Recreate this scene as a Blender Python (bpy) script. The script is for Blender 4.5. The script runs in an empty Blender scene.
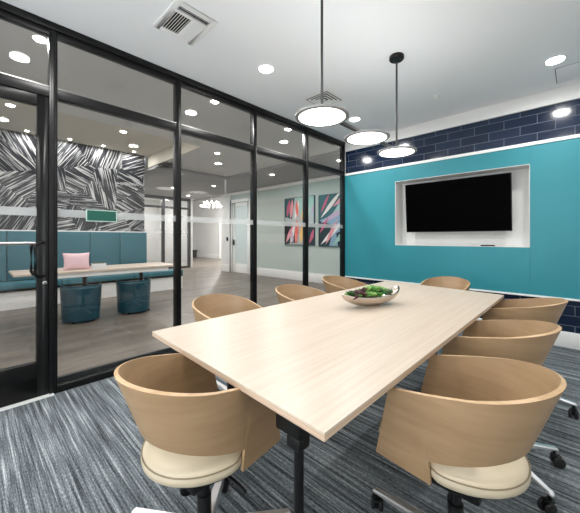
import bpy, bmesh, math, random
from mathutils import Vector, Matrix
random.seed(7)
SC = bpy.context.scene
COL = SC.collection
PI = math.pi
R = math.radians

# ------------------------------------------------------------------ helpers
def lin(c):
    def f(x):
        x /= 255.0
        return x/12.92 if x <= 0.04045 else ((x+0.055)/1.055)**2.4
    return (f(c[0]), f(c[1]), f(c[2]), 1.0)

MATS = {}
def mat(name, rgb=(200, 200, 200), rough=0.5, metal=0.0, spec=0.5, coat=0.0):
    m = bpy.data.materials.new(name); m.use_nodes = True
    b = m.node_tree.nodes['Principled BSDF']
    b.inputs['Base Color'].default_value = lin(rgb)
    b.inputs['Roughness'].default_value = rough
    b.inputs['Metallic'].default_value = metal
    b.inputs['Specular IOR Level'].default_value = spec
    b.inputs['Coat Weight'].default_value = coat
    MATS[name] = m
    return m

class NT:
    """tiny node-graph helper"""
    def __init__(s, m): s.t = m.node_tree; s.b = s.t.nodes.get('Principled BSDF')
    def n(s, typ, **kw):
        x = s.t.nodes.new(typ)
        for k, v in kw.items(): setattr(x, k, v)
        return x
    def l(s, a, b): s.t.links.new(a, b)
    def coords(s, scale=(1, 1, 1), rot=(0, 0, 0), loc=(0, 0, 0)):
        tc = s.n('ShaderNodeTexCoord'); mp = s.n('ShaderNodeMapping')
        mp.inputs['Scale'].default_value = scale; mp.inputs['Rotation'].default_value = rot
        mp.inputs['Location'].default_value = loc
        s.l(tc.outputs['Object'], mp.inputs['Vector']); return mp.outputs['Vector']
    def noise(s, vec, scale=5, detail=3, rough=0.5):
        x = s.n('ShaderNodeTexNoise'); x.inputs['Scale'].default_value = scale
        x.inputs['Detail'].default_value = detail; x.inputs['Roughness'].default_value = rough
        s.l(vec, x.inputs['Vector']); return x.outputs['Fac']
    def ramp(s, fac, stops):
        x = s.n('ShaderNodeValToRGB'); e = x.color_ramp.elements
        while len(e) < len(stops): e.new(0.5)
        for i, (p, c) in enumerate(stops): e[i].position = p; e[i].color = lin(c)
        s.l(fac, x.inputs['Fac']); return x.outputs['Color']
    def math(s, op, a, b=None, c=None):
        x = s.n('ShaderNodeMath', operation=op)
        for i, v in enumerate((a, b, c)):
            if v is None: continue
            if isinstance(v, (int, float)): x.inputs[i].default_value = v
            else: s.l(v, x.inputs[i])
        return x.outputs[0]
    def mix(s, fac, a, b, blend='MIX'):
        x = s.n('ShaderNodeMix', data_type='RGBA', blend_type=blend)
        for i, v in ((0, fac), (6, a), (7, b)):
            if isinstance(v, (int, float)): x.inputs[i].default_value = v
            elif isinstance(v, tuple): x.inputs[i].default_value = v
            else: s.l(v, x.inputs[i])
        return x.outputs[2]
    def bump(s, h, strength=0.2, dist=0.01):
        x = s.n('ShaderNodeBump'); x.inputs['Strength'].default_value = strength
        x.inputs['Distance'].default_value = dist
        s.l(h, x.inputs['Height']); s.l(x.outputs['Normal'], s.b.inputs['Normal'])

def emis(name, rgb, strength):
    m = mat(name, (250, 250, 250), 0.4)
    b = m.node_tree.nodes['Principled BSDF']
    b.inputs['Emission Color'].default_value = lin(rgb)
    b.inputs['Emission Strength'].default_value = strength
    return m

# ---- mesh building
class MB:
    def __init__(s): s.bm = bmesh.new(); s.mi = 0
    def face(s, vs):
        try:
            f = s.bm.faces.new(vs); f.material_index = s.mi; return f
        except ValueError: return None
    def box(s, x0, x1, y0, y1, z0, z1, M=None):
        c = [(x0, y0, z0), (x1, y0, z0), (x1, y1, z0), (x0, y1, z0), (x0, y0, z1), (x1, y0, z1), (x1, y1, z1), (x0, y1, z1)]
        v = [s.bm.verts.new((M @ Vector(p)) if M else p) for p in c]
        for f in ((3, 2, 1, 0), (4, 5, 6, 7), (0, 1, 5, 4), (1, 2, 6, 5), (2, 3, 7, 6), (3, 0, 4, 7)): s.face([v[i] for i in f])
        return s
    def prism(s, pts, z0, z1, M=None):
        lo = [s.bm.verts.new((M @ Vector((x, y, z0))) if M else (x, y, z0)) for x, y in pts]
        hi = [s.bm.verts.new((M @ Vector((x, y, z1))) if M else (x, y, z1)) for x, y in pts]
        n = len(pts); s.face(lo[::-1]); s.face(hi)
        for i in range(n): s.face([lo[i], lo[(i+1) % n], hi[(i+1) % n], hi[i]])
        return s
    def rings(s, rings, cap0=True, cap1=True, closed=True):
        rr = [[s.bm.verts.new(p) for p in r] for r in rings]
        n = len(rr[0])
        for a, b in zip(rr, rr[1:]):
            for i in range(n if closed else n-1): s.face([a[i], a[(i+1) % n], b[(i+1) % n], b[i]])
        if cap0: s.face(rr[0][::-1])
        if cap1: s.face(rr[-1])
        return s
    def lathe(s, prof, n=32, M=None, cx=0, cy=0):
        rs = []
        for r, z in prof:
            ring = [Vector((cx+max(r, 1e-4)*math.cos(2*PI*i/n), cy+max(r, 1e-4)*math.sin(2*PI*i/n), z)) for i in range(n)]
            rs.append([M @ p if M else p for p in ring])
        return s.rings(rs)
    def tube(s, pts, r, n=10, taper=None):
        pts = [Vector(p) for p in pts]; rs = []
        up = Vector((0, 0, 1))
        for i, p in enumerate(pts):
            t = (pts[min(i+1, len(pts)-1)]-pts[max(i-1, 0)]).normalized()
            a = t.cross(up)
            if a.length < 1e-3: a = t.cross(Vector((1, 0, 0)))
            a.normalize(); b = t.cross(a).normalized()
            rad = r if taper is None else r*taper[i]
            rs.append([p + a*rad*math.cos(2*PI*k/n) + b*rad*math.sin(2*PI*k/n) for k in range(n)])
        return s.rings(rs)
    def sphere(s, c, r, u=16, v=10, M=None):
        bmesh.ops.create_uvsphere(s.bm, u_segments=u, v_segments=v, radius=1.0,
                                  matrix=(Matrix.Translation(c) @ (M or Matrix()) @ Matrix.Diagonal((r[0], r[1], r[2], 1)) if not isinstance(r, (int, float)) else Matrix.Translation(c) @ Matrix.Scale(r, 4)))
        return s
    def build(s, name, mats, parent=None, smooth=30, bevel=0.0, seg=2, loc=None):
        bm = s.bm
        bmesh.ops.remove_doubles(bm, verts=bm.verts, dist=1e-6)
        bmesh.ops.recalc_face_normals(bm, faces=bm.faces)
        if bevel > 0:
            ed = [e for e in bm.edges if len(e.link_faces) == 2 and e.calc_face_angle(0) > R(40)]
            bmesh.ops.bevel(bm, geom=ed, offset=bevel, segments=seg, profile=0.5, affect='EDGES', clamp_overlap=True)
        me = bpy.data.meshes.new(name); bm.to_mesh(me); bm.free()
        for m in (mats if isinstance(mats, (list, tuple)) else [mats]): me.materials.append(m)
        for p in me.polygons: p.use_smooth = True
        me.set_sharp_from_angle(angle=R(smooth))
        o = bpy.data.objects.new(name, me); COL.objects.link(o)
        if parent is not None: o.parent = parent
        if loc is not None: o.location = loc
        return o

def tag(o, label=None, cat=None, group=None, kind=None):
    if label: o['label'] = label
    if cat: o['category'] = cat
    if group: o['group'] = group
    if kind: o['kind'] = kind
    return o
def thing(name, label, cat, loc=(0, 0, 0), rz=0, group=None, kind=None):
    o = bpy.data.objects.new(name, None); COL.objects.link(o)
    o.empty_display_size = 0.1
    o.location = loc; o.rotation_euler = (0, 0, rz)
    return tag(o, label, cat, group, kind)
def copy_tree(o, parent=None):
    c = o.copy(); COL.objects.link(c)
    if parent is not None: c.parent = parent
    for ch in list(o.children): copy_tree(ch, c)
    return c
def struct(name, mb, m, label, cat, parent=None, **kw):
    o = mb.build(name, m, parent, **kw)
    return tag(o, label, cat, kind='structure')
def box(*a): return MB().box(*a)

# ------------------------------------------------------------------ materials
white_paint = mat('white_paint', (226, 226, 224), 0.6)
ceil_paint = mat('ceiling_paint', (234, 236, 238), 0.75)
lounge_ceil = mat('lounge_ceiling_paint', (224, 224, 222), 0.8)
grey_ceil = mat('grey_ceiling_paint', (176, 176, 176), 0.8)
cream_paint = mat('cream_paint', (222, 216, 202), 0.8)
green_paint = mat('pale_green_paint', (189, 199, 193), 0.6)
trim_white = mat('trim_white', (238, 238, 236), 0.4)
black_metal = mat('black_metal', (13, 13, 13), 0.36, 0.0, 0.3)
black_plastic = mat('black_plastic', (13, 13, 14), 0.45, 0, 0.3)
rubber = mat('black_rubber', (20, 20, 21), 0.6)
chrome = mat('polished_aluminium', (232, 232, 233), 0.34, 0.9)
steel = mat('brushed_steel', (170, 170, 168), 0.3, 1.0)
dark_metal = mat('dark_grey_metal', (62, 62, 63), 0.4, 0.6)
rim_metal = mat('grey_rim_metal', (150, 150, 149), 0.45, 0.5)
screen_m = mat('screen_black', (1, 1, 1), 0.5, 0, 0.02)
duct_shade = mat('duct_shade_black', (14, 14, 15), 0.8)  # near-black colour stands in for the shade up inside a duct
vent_white = mat('vent_white', (232, 232, 231), 0.45)

teal = mat('teal_panel', (30, 139, 152), 0.42, 0, 0.4)
g = NT(teal); v = g.coords((1, 1, 1))
g.l(g.ramp(g.noise(v, 1.3, 2), [(0.3, (44, 134, 146)), (0.7, (48, 139, 151))]), g.b.inputs['Base Color'])

# navy glazed tile in running bond (laid on a wall facing -y: u = x, v = z)
def tile_mat(name, axis):
    m = mat(name, (20, 36, 66), 0.12, 0, 0.6); g = NT(m)
    tc = g.n('ShaderNodeTexCoord'); sp = g.n('ShaderNodeSeparateXYZ'); cb = g.n('ShaderNodeCombineXYZ')
    g.l(tc.outputs['Object'], sp.inputs[0])
    g.l(sp.outputs[axis], cb.inputs[0]); g.l(sp.outputs[2], cb.inputs[1])
    mp = g.n('ShaderNodeMapping'); mp.inputs['Location'].default_value = (0.10, -2.310+0.109*30, 0)
    g.l(cb.outputs[0], mp.inputs['Vector'])
    br = g.n('ShaderNodeTexBrick'); br.offset = 0.5
    br.inputs['Scale'].default_value = 1.0; br.inputs['Mortar Size'].default_value = 0.0035
    br.inputs['Mortar Smooth'].default_value = 0.2
    br.inputs['Brick Width'].default_value = 0.318; br.inputs['Row Height'].default_value = 0.109
    br.inputs['Color1'].default_value = lin((13, 29, 53)); br.inputs['Color2'].default_value = lin((20, 38, 64))
    br.inputs['Mortar'].default_value = lin((92, 102, 118))
    g.l(mp.outputs[0], br.inputs['Vector'])
    g.l(br.outputs['Color'], g.b.inputs['Base Color'])
    g.l(g.math('MULTIPLY_ADD', br.outputs['Fac'], 0.5, 0.12), g.b.inputs['Roughness'])
    g.bump(g.math('SUBTRACT', 1.0, br.outputs['Fac']), 0.5, 0.004)
    return m
tile_far = tile_mat('navy_tile_far', 0)
tile_side = tile_mat('navy_tile_side', 1)

# carpet: streaks running along x
carpet = mat('striped_carpet', (80, 85, 88), 0.95, 0, 0.1); g = NT(carpet)
v1 = g.coords((0.8, 48, 1)); v2 = g.coords((3.0, 120, 1)); v3 = g.coords((55, 200, 1))
a = g.math('ADD', g.math('MULTIPLY', g.noise(v1, 1, 1, 0.5), 0.36), g.math('MULTIPLY', g.noise(v2, 1, 1, 0.5), 0.40))
a = g.math('ADD', a, g.math('MULTIPLY', g.noise(v3, 1, 2, 0.6), 0.34))
c = g.ramp(a, [(0.40, (42, 46, 49)), (0.50, (84, 90, 94)), (0.60, (122, 129, 133)), (0.72, (188, 193, 195))])
g.l(c, g.b.inputs['Base Color']); g.bump(a, 0.5, 0.005)

# lounge floor: grey wood planks laid along y
planks = mat('grey_planks', (120, 115, 108), 0.32, 0, 0.45); g = NT(planks)
tc = g.n('ShaderNodeTexCoord'); mp = g.n('ShaderNodeMapping'); mp.inputs['Rotation'].default_value = (0, 0, R(90))
g.l(tc.outputs['Object'], mp.inputs['Vector'])
br = g.n('ShaderNodeTexBrick'); br.offset = 0.37; br.inputs['Scale'].default_value = 1.0
br.inputs['Brick Width'].default_value = 1.2; br.inputs['Row Height'].default_value = 0.18
br.inputs['Mortar Size'].default_value = 0.0015
br.inputs['Color1'].default_value = lin((108, 100, 92)); br.inputs['Color2'].default_value = lin((140, 132, 123)); br.inputs['Mortar'].default_value = lin((70, 66, 62))
g.l(mp.outputs[0], br.inputs['Vector'])
gr = g.noise(g.coords((26, 1.4, 1)), 1.5, 4, 0.6)
g.l(g.mix(0.75, br.outputs['Color'], g.ramp(gr, [(0.3, (140, 136, 130)), (0.7, (255, 252, 246))]), 'MULTIPLY'), g.b.inputs['Base Color'])
g.l(g.math('MULTIPLY_ADD', gr, 0.2, 0.25), g.b.inputs['Roughness'])

def wood(name, c0, c1, c2, scale, rough=0.4, coat=0.0, spec=0.4):
    m = mat(name, c1, rough, 0, spec, coat); g = NT(m)
    f = g.math('ADD', g.math('MULTIPLY', g.noise(g.coords(scale), 1, 4, 0.6), 0.6),
               g.math('MULTIPLY', g.noise(g.coords((scale[0]*3.5, scale[1]*3.5, scale[2]*3.5)), 1, 3, 0.6), 0.4))
    g.l(g.ramp(f, [(0.36, c0), (0.5, c1), (0.64, c2)]), g.b.inputs['Base Color'])
    return m
table_wood = wood('pale_oak_laminate', (190, 174, 157), (197, 182, 165), (204, 190, 174), (60, 0.9, 20), 0.34)
edge_wood = wood('table_edge_ply', (176, 150, 126), (196, 170, 146), (208, 184, 160), (2, 2, 160), 0.45)
veneer = wood('beech_veneer', (147, 119, 88), (157, 129, 97), (165, 137, 105), (1.6, 1.6, 12), 0.38)
ply_edge = wood('ply_edge', (176, 144, 108), (188, 157, 120), (200, 170, 134), (6, 6, 120), 0.45)
lounge_wood = wood('lounge_table_wood', (196, 180, 164), (208, 193, 177), (218, 204, 190), (30, 1.5, 20), 0.35)
leather = mat('cream_leather', (190, 177, 153), 0.42, 0, 0.45); g = NT(leather)
g.bump(g.noise(g.coords((1, 1, 1)), 260, 2), 0.08, 0.002)
piping_m = mat('leather_piping', (132, 118, 94), 0.5)
teal_fabric = mat('teal_upholstery', (62, 112, 124), 0.7, 0, 0.25)
deep_teal = mat('deep_teal_leather', (16, 62, 76), 0.3, 0, 0.5)
pink_fabric = mat('pink_fabric', (232, 196, 202), 0.85)

# mural: patches of brush strokes at random angles (wall faces +x: u = y, v = z)
mural = mat('mural_paper', (60, 62, 68), 0.55); g = NT(mural)
tc = g.n('ShaderNodeTexCoord'); sp = g.n('ShaderNodeSeparateXYZ'); g.l(tc.outputs['Object'], sp.inputs[0])
cb = g.n('ShaderNodeCombineXYZ'); g.l(sp.outputs[1], cb.inputs[0]); g.l(sp.outputs[2], cb.inputs[1])
vo = g.n('ShaderNodeTexVoronoi', voronoi_dimensions='2D'); vo.inputs['Scale'].default_value = 2.2
g.l(cb.outputs[0], vo.inputs['Vector'])
sc = g.n('ShaderNodeSeparateColor'); g.l(vo.outputs['Color'], sc.inputs[0])
ang = g.math('MULTIPLY', sc.outputs[0], 2*PI)
s1 = g.math('ADD', g.math('MULTIPLY', sp.outputs[1], g.math('COSINE', ang)), g.math('MULTIPLY', sp.outputs[2], g.math('SINE', ang)))
s2 = g.math('SUBTRACT', g.math('MULTIPLY', sp.outputs[2], g.math('COSINE', ang)), g.math('MULTIPLY', sp.outputs[1], g.math('SINE', ang)))
cc = g.n('ShaderNodeCombineXYZ'); g.l(g.math('MULTIPLY', s1, 40.0), cc.inputs[0]); g.l(g.math('MULTIPLY', s2, 1.6), cc.inputs[1]); g.l(g.math('MULTIPLY', sc.outputs[1], 40), cc.inputs[2])
st = g.noise(cc.outputs[0], 1.0, 2, 0.6)
g.l(g.ramp(st, [(0.48, (16, 19, 28)), (0.525, (48, 52, 60)), (0.56, (165, 167, 168)), (0.7, (215, 215, 213))]), g.b.inputs['Base Color'])

# glazing: clear pane = transmission + mirror reflection weighted by Fresnel
def glass_mat(name, tint=(250, 252, 252)):
    m = bpy.data.materials.new(name); m.use_nodes = True; t = m.node_tree; t.nodes.clear()
    out = t.nodes.new('ShaderNodeOutputMaterial'); mx = t.nodes.new('ShaderNodeMixShader')
    tr = t.nodes.new('ShaderNodeBsdfTransparent'); gl = t.nodes.new('ShaderNodeBsdfGlossy'); fr = t.nodes.new('ShaderNodeFresnel')
    tr.inputs[0].default_value = lin(tint); gl.inputs['Roughness'].default_value = 0.0
    ge = t.nodes.new('ShaderNodeNewGeometry'); mr = t.nodes.new('ShaderNodeMapRange')
    mr.inputs['To Min'].default_value = 1.45; mr.inputs['To Max'].default_value = 1/1.45   # same Fresnel curve entering and leaving the pane
    t.links.new(ge.outputs['Backfacing'], mr.inputs['Value']); t.links.new(mr.outputs[0], fr.inputs['IOR'])
    t.links.new(fr.outputs[0], mx.inputs[0]); t.links.new(tr.outputs[0], mx.inputs[1]); t.links.new(gl.outputs[0], mx.inputs[2])
    t.links.new(mx.outputs[0], out.inputs[0]); return m
glass = glass_mat('clear_glass', (247, 247, 247))
frost = bpy.data.materials.new('frosted_film'); frost.use_nodes = True; t = frost.node_tree; t.nodes.clear()
out = t.nodes.new('ShaderNodeOutputMaterial'); mx = t.nodes.new('ShaderNodeMixShader')
tr = t.nodes.new('ShaderNodeBsdfTransparent'); df = t.nodes.new('ShaderNodeBsdfDiffuse'); df.inputs[0].default_value = lin((235, 238, 238))
mx.inputs[0].default_value = 0.3
t.links.new(tr.outputs[0], mx.inputs[1]); t.links.new(df.outputs[0], mx.inputs[2]); t.links.new(mx.outputs[0], out.inputs[0])

lamp_white = emis('pendant_diffuser_glow', (255, 253, 250), 4.5)
added_up_white = emis('added_uplight_glow', (255, 253, 250), 9.0)  # glow added on top of the discs to lift the ceiling brightness
lens_glow = emis('downlight_lens_glow', (255, 253, 249), 26.0)
lounge_glow = emis('lounge_lens_glow', (255, 248, 236), 26.0)
bulb_glow = emis('bulb_glow', (255, 250, 240), 14.0)

# ------------------------------------------------------------------ room dimensions
H = 2.855            # meeting room ceiling
XR = 3.60            # right wall
YF = 4.464           # face of the teal wall panel
YB = -0.80           # wall behind the camera
W = 0.12

# floors and ceilings
struct('floor', box(0.02, XR, YB, YF+0.06, -0.1, 0), carpet, 'grey striped carpet of the meeting room', 'floor')
struct('floor_lounge', box(-16, 0.02, -3, 10.2, -0.1, 0), planks, 'grey wood plank floor beyond the glass wall', 'floor')
struct('ceiling', box(-0.05, XR, YB, 4.77, H, H+0.3), ceil_paint, 'white meeting room ceiling', 'ceiling')
struct('ceiling_corridor', box(-2.0, -0.05, -3, 2.9, H, H+0.45), lounge_ceil, 'grey ceiling strip just beyond the glass wall', 'ceiling')
struct('ceiling_hall', box(-3.9, -0.05, 2.9, 4.77, H, H+0.45), lounge_ceil, 'grey ceiling between the lounge bench and the pale green wall', 'ceiling')
struct('ceiling_tray', box(-4.6, -2.0, -3, 2.9, 3.12, 3.3), cream_paint, 'raised cream ceiling above the lounge bench', 'ceiling')
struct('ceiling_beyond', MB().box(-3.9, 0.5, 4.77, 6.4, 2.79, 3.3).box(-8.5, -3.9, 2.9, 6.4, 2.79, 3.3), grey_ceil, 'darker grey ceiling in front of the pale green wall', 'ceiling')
struct('ceiling_office', box(-11.6, -8.5, 2.5, 6.4, 2.95, 3.3), white_paint, 'white ceiling of the far office', 'ceiling')
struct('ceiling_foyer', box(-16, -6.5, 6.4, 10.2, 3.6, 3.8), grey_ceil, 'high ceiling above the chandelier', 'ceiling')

struct('trim_5', MB().box(-4.4, -2.0, 2.88, 2.9, H, 3.12), cream_paint, 'cream face where the raised ceiling above the bench ends', 'trim')
# meeting room walls
struct('wall_right', MB().box(XR, XR+W, YB, 4.6, 0, 2.27), white_paint, 'white wall on the right of the meeting room, out of view', 'wall')
struct('wall_right_tiles', MB().box(XR-0.02, XR+W, YB, YF, 2.27, H), tile_side, 'navy tile band high on the right wall', 'wall')
WX0, WX1, WZ0, WZ1 = 0.35, 3.35, 0.25, 2.6  # opening cut for the added fill window
struct('wall_back', MB().box(-0.05, WX0, YB-W, YB, 0, H).box(WX1, XR+W, YB-W, YB, 0, H).box(WX0, WX1, YB-W, YB, 0, WZ0).box(WX0, WX1, YB-W, YB, WZ1, H), white_paint, 'white wall behind the viewer', 'wall')
w_ = thing('window_7', 'unseen white framed window added behind the viewer for daylight fill', 'window', kind='structure')  # unseen window, added so daylight brightens the ceiling and room
q = MB()
for x in (WX0, WX0+1.0, WX0+2.0, WX1): q.box(x-0.025, x+0.025, YB-0.09, YB-0.03, WZ0, WZ1)
q.box(WX0, WX1, YB-0.09, YB-0.03, WZ0, WZ0+0.05).box(WX0, WX1, YB-0.09, YB-0.03, WZ1-0.05, WZ1)
q.build('window_frame', trim_white, w_); MB().box(WX0, WX1, YB-0.064, YB-0.056, WZ0, WZ1).build('pane', glass, w_)
# far wall: tiles, teal panel with a niche, white soffit band
NX0, NX1, NZ0, NZ1, ND = 0.921, 2.54, 1.09, 2.06, 0.24
PB, PT = 0.545, 2.27
struct('wall_far', MB().box(0.0, XR, YF+0.33, YF+0.45, 0, H), white_paint, 'structural wall behind the teal panel', 'wall')
struct('wall_far_tiles', MB().box(0.0, XR, YF+0.05, YF+0.33, PT, 2.70), tile_far, 'glossy navy tiles in a band above the teal panel', 'wall')
struct('wall_far_tiles_low', MB().box(0.0, XR, YF+0.05, YF+0.33, 0.0, PB), tile_far, 'glossy navy tiles in a band under the teal panel', 'wall')
struct('wall_far_soffit', MB().box(0.0, XR, YF+0.02, YF+0.33, 2.70, H), white_paint, 'white soffit band above the navy tiles', 'wall')
p = MB()
GP = 0.004
p.box(0.0, NX0, YF, YF+0.33, PB, PT).box(NX1+GP, XR, YF, YF+0.33, PB, PT)
p.box(NX0, NX1, YF, YF+0.33, PB, NZ0).box(NX0, NX1, YF, YF+0.33, NZ1, PT)
p.box(NX1, NX1+GP, YF+0.006, YF+0.2, PB, PT)
pan = struct('wall_far_panel', p, teal, 'teal wall panel with a white niche for the television', 'wall panel')
n = MB()
e = 0.006
n.box(NX0, NX1, YF+ND, YF+ND+0.02, NZ0, NZ1)
n.box(NX0, NX0+e, YF-0.001, YF+ND, NZ0, NZ1).box(NX1-e, NX1, YF-0.001, YF+ND, NZ0, NZ1)
n.box(NX0, NX1, YF-0.001, YF+ND, NZ0, NZ0+e).box(NX0, NX1, YF-0.001, YF+ND, NZ1-e, NZ1)
tag(n.build('niche_lining', white_paint, pan), 'white lining of the niche')
struct('trim_1', MB().box(0.0, XR, YF-0.012, YF+0.06, PT, PT+0.038), trim_white, 'white trim strip along the top of the teal panel', 'trim', bevel=0.003)
struct('trim_2', MB().box(0.0, XR, YF-0.012, YF+0.06, PB-0.022, PB), trim_white, 'thin white trim strip along the foot of the teal panel', 'trim', bevel=0.003)
struct('baseboard_far', MB().box(0.0, XR, YF+0.025, YF+0.05, 0, 0.17), trim_white, 'white baseboard under the navy tiles', 'baseboard', bevel=0.004)

# ------------------------------------------------------------------ glass wall
FX0, FX1 = -0.055, 0.02
posts = [0.44, 1.45, 2.452, 3.458, 4.44]
plab = ['black post between the glass door and the first glass panel', 'second black post of the glass wall, beside the pale table corner',
        'third black post of the glass wall', 'black post beside the two paintings', 'black post at the teal wall corner']
for y, lb in zip(posts, plab):
    m_ = MB().box(FX0, FX1, y-0.026, y+0.026, 0, H)
    m_.box(FX1, FX1+0.006, y-0.012, y+0.012, 0.05, H-0.1)
    struct('post', m_, black_metal, lb, 'post', bevel=0.003)
m_ = MB().box(FX0, FX1+0.004, YB, YF, H-0.055, H).box(FX0+0.01, FX1-0.012, YB, YF, H-0.098, H-0.055)
struct('head_rail', m_, black_metal, 'black head rail of the glass wall along the ceiling', 'rail', bevel=0.002)
m_ = MB().box(FX0, FX1-0.004, YB, YF, 2.278, 2.352)
struct('transom_rail', m_, black_metal, 'black transom rail across the glass wall', 'rail', bevel=0.003)
m_ = MB().box(FX0, FX1-0.002, 0.466, YF, 0, 0.055)
struct('sill_rail', m_, black_metal, 'black sill rail at the carpet edge', 'rail', bevel=0.003)
bays = [(-0.57, 0.414), (0.466, 1.424), (1.476, 2.426), (2.478, 3.432), (3.484, 4.414)]
wl = ['glass transom light above the door', 'wide glass panel nearest the door', 'glass panel behind the first chair by the glass wall', 'glass panel before the pale green wall', 'narrow glass panel beside the teal wall']
GX = 0.0
for i, ((a0, a1), lb) in enumerate(zip(bays, wl)):
    w = thing('window_%d' % (i+1), lb, 'window', kind='structure')
    MB().box(GX-0.005, GX+0.005, a0, a1, 2.352, H-0.098).build('upper_pane', glass, w)
    MB().box(FX1-0.012, FX1-0.002, a0, a1, 2.352, 2.358).build('upper_bead', steel, w)
    if i > 0:
        MB().box(GX-0.005, GX+0.005, a0, a1, 0.055, 2.278).build('lower_pane', glass, w)
        MB().box(GX+0.005, GX+0.0062, a0, a1, 1.365, 1.425).build('frosted_band', frost, w)
        MB().box(FX0-0.03, FX0, a0, a1, 0.0, 0.09).build('outer_sill', dark_metal, w)
s = thing('door_sign', 'small green plaque with pale border stuck on the glass beside the door', 'sign')
MB().box(GX+0.0062, GX+0.011, 0.655, 0.885, 1.338, 1.436).build('border', mat('plaque_border', (176, 200, 188), 0.4), s)
MB().box(GX+0.011, GX+0.0125, 0.662, 0.878, 1.345, 1.429).build('face', mat('plaque_green', (14, 84, 70), 0.35), s)

d = thing('door_1', 'black framed glass door with a pull handle', 'door', (0, 0, 0), kind='structure')
D0, D1 = -0.55, 0.412
f = MB().box(-0.04, 0.012, D1-0.068, D1, 0.012, 2.272).box(-0.04, 0.012, D0, D0+0.068, 0.012, 2.272)
f.box(-0.04, 0.012, D0+0.068, D1-0.068, 0.012, 0.268).box(-0.04, 0.012, D0+0.068, D1-0.068, 2.195, 2.272)
f.build('door_frame', black_metal, d, bevel=0.003)
MB().box(GX-0.02, GX-0.010, D0+0.068, D1-0.068, 0.268, 2.195).build('door_pane', glass, d)
MB().box(GX-0.010, GX-0.009, D0+0.068, D1-0.068, 1.365, 1.425).build('frosted_band', frost, d)
hy = 0.378
def pull(sgn, x0):
    pts = [(x0, hy, 1.165), (x0+sgn*0.035, hy-0.002, 1.165), (x0+sgn*0.055, hy-0.012, 1.163), (x0+sgn*0.062, hy-0.02, 1.14)]
    pts = [(x0, hy, 1.165), (x0+sgn*0.05, hy-0.02, 1.165), (x0+sgn*0.066, hy-0.045, 1.155), (x0+sgn*0.07, hy-0.055, 1.13),
           (x0+sgn*0.07, hy-0.055, 0.945), (x0+sgn*0.066, hy-0.045, 0.92), (x0+sgn*0.05, hy-0.02, 0.912), (x0, hy, 0.912)]
    return MB().tube(pts, 0.011, 12)
pull(1, 0.012).build('pull_handle', black_metal, d, smooth=60)
pull(-1, -0.04).build('pull_handle', black_metal, d, smooth=60)
tag(MB().tube([(-0.09, hy-0.03, 1.158), (-0.09, D0+0.03, 1.158)], 0.012, 12).tube([(-0.04, hy-0.03, 1.158), (-0.09, hy-0.03, 1.158)], 0.009).tube([(-0.04, D0+0.03, 1.158), (-0.09, D0+0.03, 1.158)], 0.009).build('push_bar', steel, d, smooth=60), 'grey push bar')
tag(MB().lathe([(0.0, 0), (0.014, 0), (0.014, 0.008), (0.007, 0.011), (0, 0.011)], 16, Matrix.Translation((0.012, 0.388, 0.862)) @ Matrix.Rotation(R(90), 4, 'Y')).build('lock_cylinder', steel, d), 'steel lock cylinder')
struct('trim_3', MB().box(-0.05, 0.045, D0-0.03, 0.44, 0, 0.01), trim_white, 'white threshold strip under the glass door', 'trim')

# ------------------------------------------------------------------ ceiling fittings
def downlight(x, y, z, label, group, power, glow, r=0.068, cone=None):
    o = thing('downlight', label, 'ceiling light', (x, y, z), 0, group)
    MB().lathe([(r, 0.004), (r+0.016, 0.002), (r+0.018, -0.004), (r+0.006, -0.007), (r, -0.004)], 28).build('trim_ring', trim_white, o)
    MB().lathe([(0.0, 0.0), (r, 0.0), (r*0.98, -0.007), (r*0.8, -0.014), (r*0.4, -0.018), (0, -0.019)], 28).build('lens', glow, o, smooth=60)
    L = bpy.data.lights.new('downlight_lamp', 'AREA'); L.shape = 'DISK'; L.size = r*2; L.energy = power; L.color = (1.0, 0.985, 0.965)
    lo = bpy.data.objects.new('downlight_lamp', L); COL.objects.link(lo); lo.parent = o; lo.location = (0, 0, -0.022)
    return o
room_dl = [(0.73, 1.99, 'recessed ceiling light nearest the large ceiling vent'), (0.69, 3.68, 'recessed ceiling light behind the middle pendant disc'),
           (0.73, 0.31, 'recessed ceiling light above the door'), (2.79, 3.74, 'recessed ceiling light beside the ceiling access panel'),
           (2.79, 2.0, 'recessed ceiling light above the right row of chairs'), (2.79, 0.3, 'recessed ceiling light above the viewer')]
for x, y, lb in room_dl:
    downlight(x, y, H, lb, 'meeting room ceiling lights', 14, lens_glow)
for x, y, z, lb in [(-0.30, 0.40, H, 'corridor ceiling light over the glass door'), (-0.25, 2.04, H, 'corridor ceiling light behind the second glass panel'),
                    (-0.25, 3.32, H, 'corridor ceiling light behind the third glass panel'), (-2.15, 3.31, H, 'corridor ceiling light beyond the banquette end'),
                    (-2.6, 5.2, 2.79, 'ceiling light before the left painting'), (-0.6, 5.2, 2.79, 'ceiling light beyond the narrow glass panel'),
                    (-5.1, 5.1, 2.79, 'ceiling light before the far white door'), (-1.0, -1.0, H, 'corridor ceiling light out of view behind the door')]:
    downlight(x, y, z, lb, 'lounge ceiling lights', 22, lounge_glow, 0.046)
for y in (0.7, 1.33, 1.9, 2.5):
    downlight(-4.2, y, 3.12, 'tiny ceiling spotlight along the top of the patterned wall', 'spotlights along the patterned wall', 5, lounge_glow, 0.03)
for x, y in ((-3.0, -1.5), (-3.0, 0.4), (-3.0, 1.9)):
    downlight(x, y, 3.12, 'tray ceiling light above the lounge table', 'tray ceiling lights', 18, lounge_glow, 0.05)
for x, y in ((-6.3, 4.4), (-7.6, 5.6)):
    downlight(x, y, 2.79, 'ceiling light before the far glazed office', 'ceiling lights before the far office', 26, lounge_glow, 0.05)
downlight(-10.0, 4.6, 2.95, 'ceiling light inside the far office', 'office lights', 85, lounge_glow, 0.08)
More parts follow.
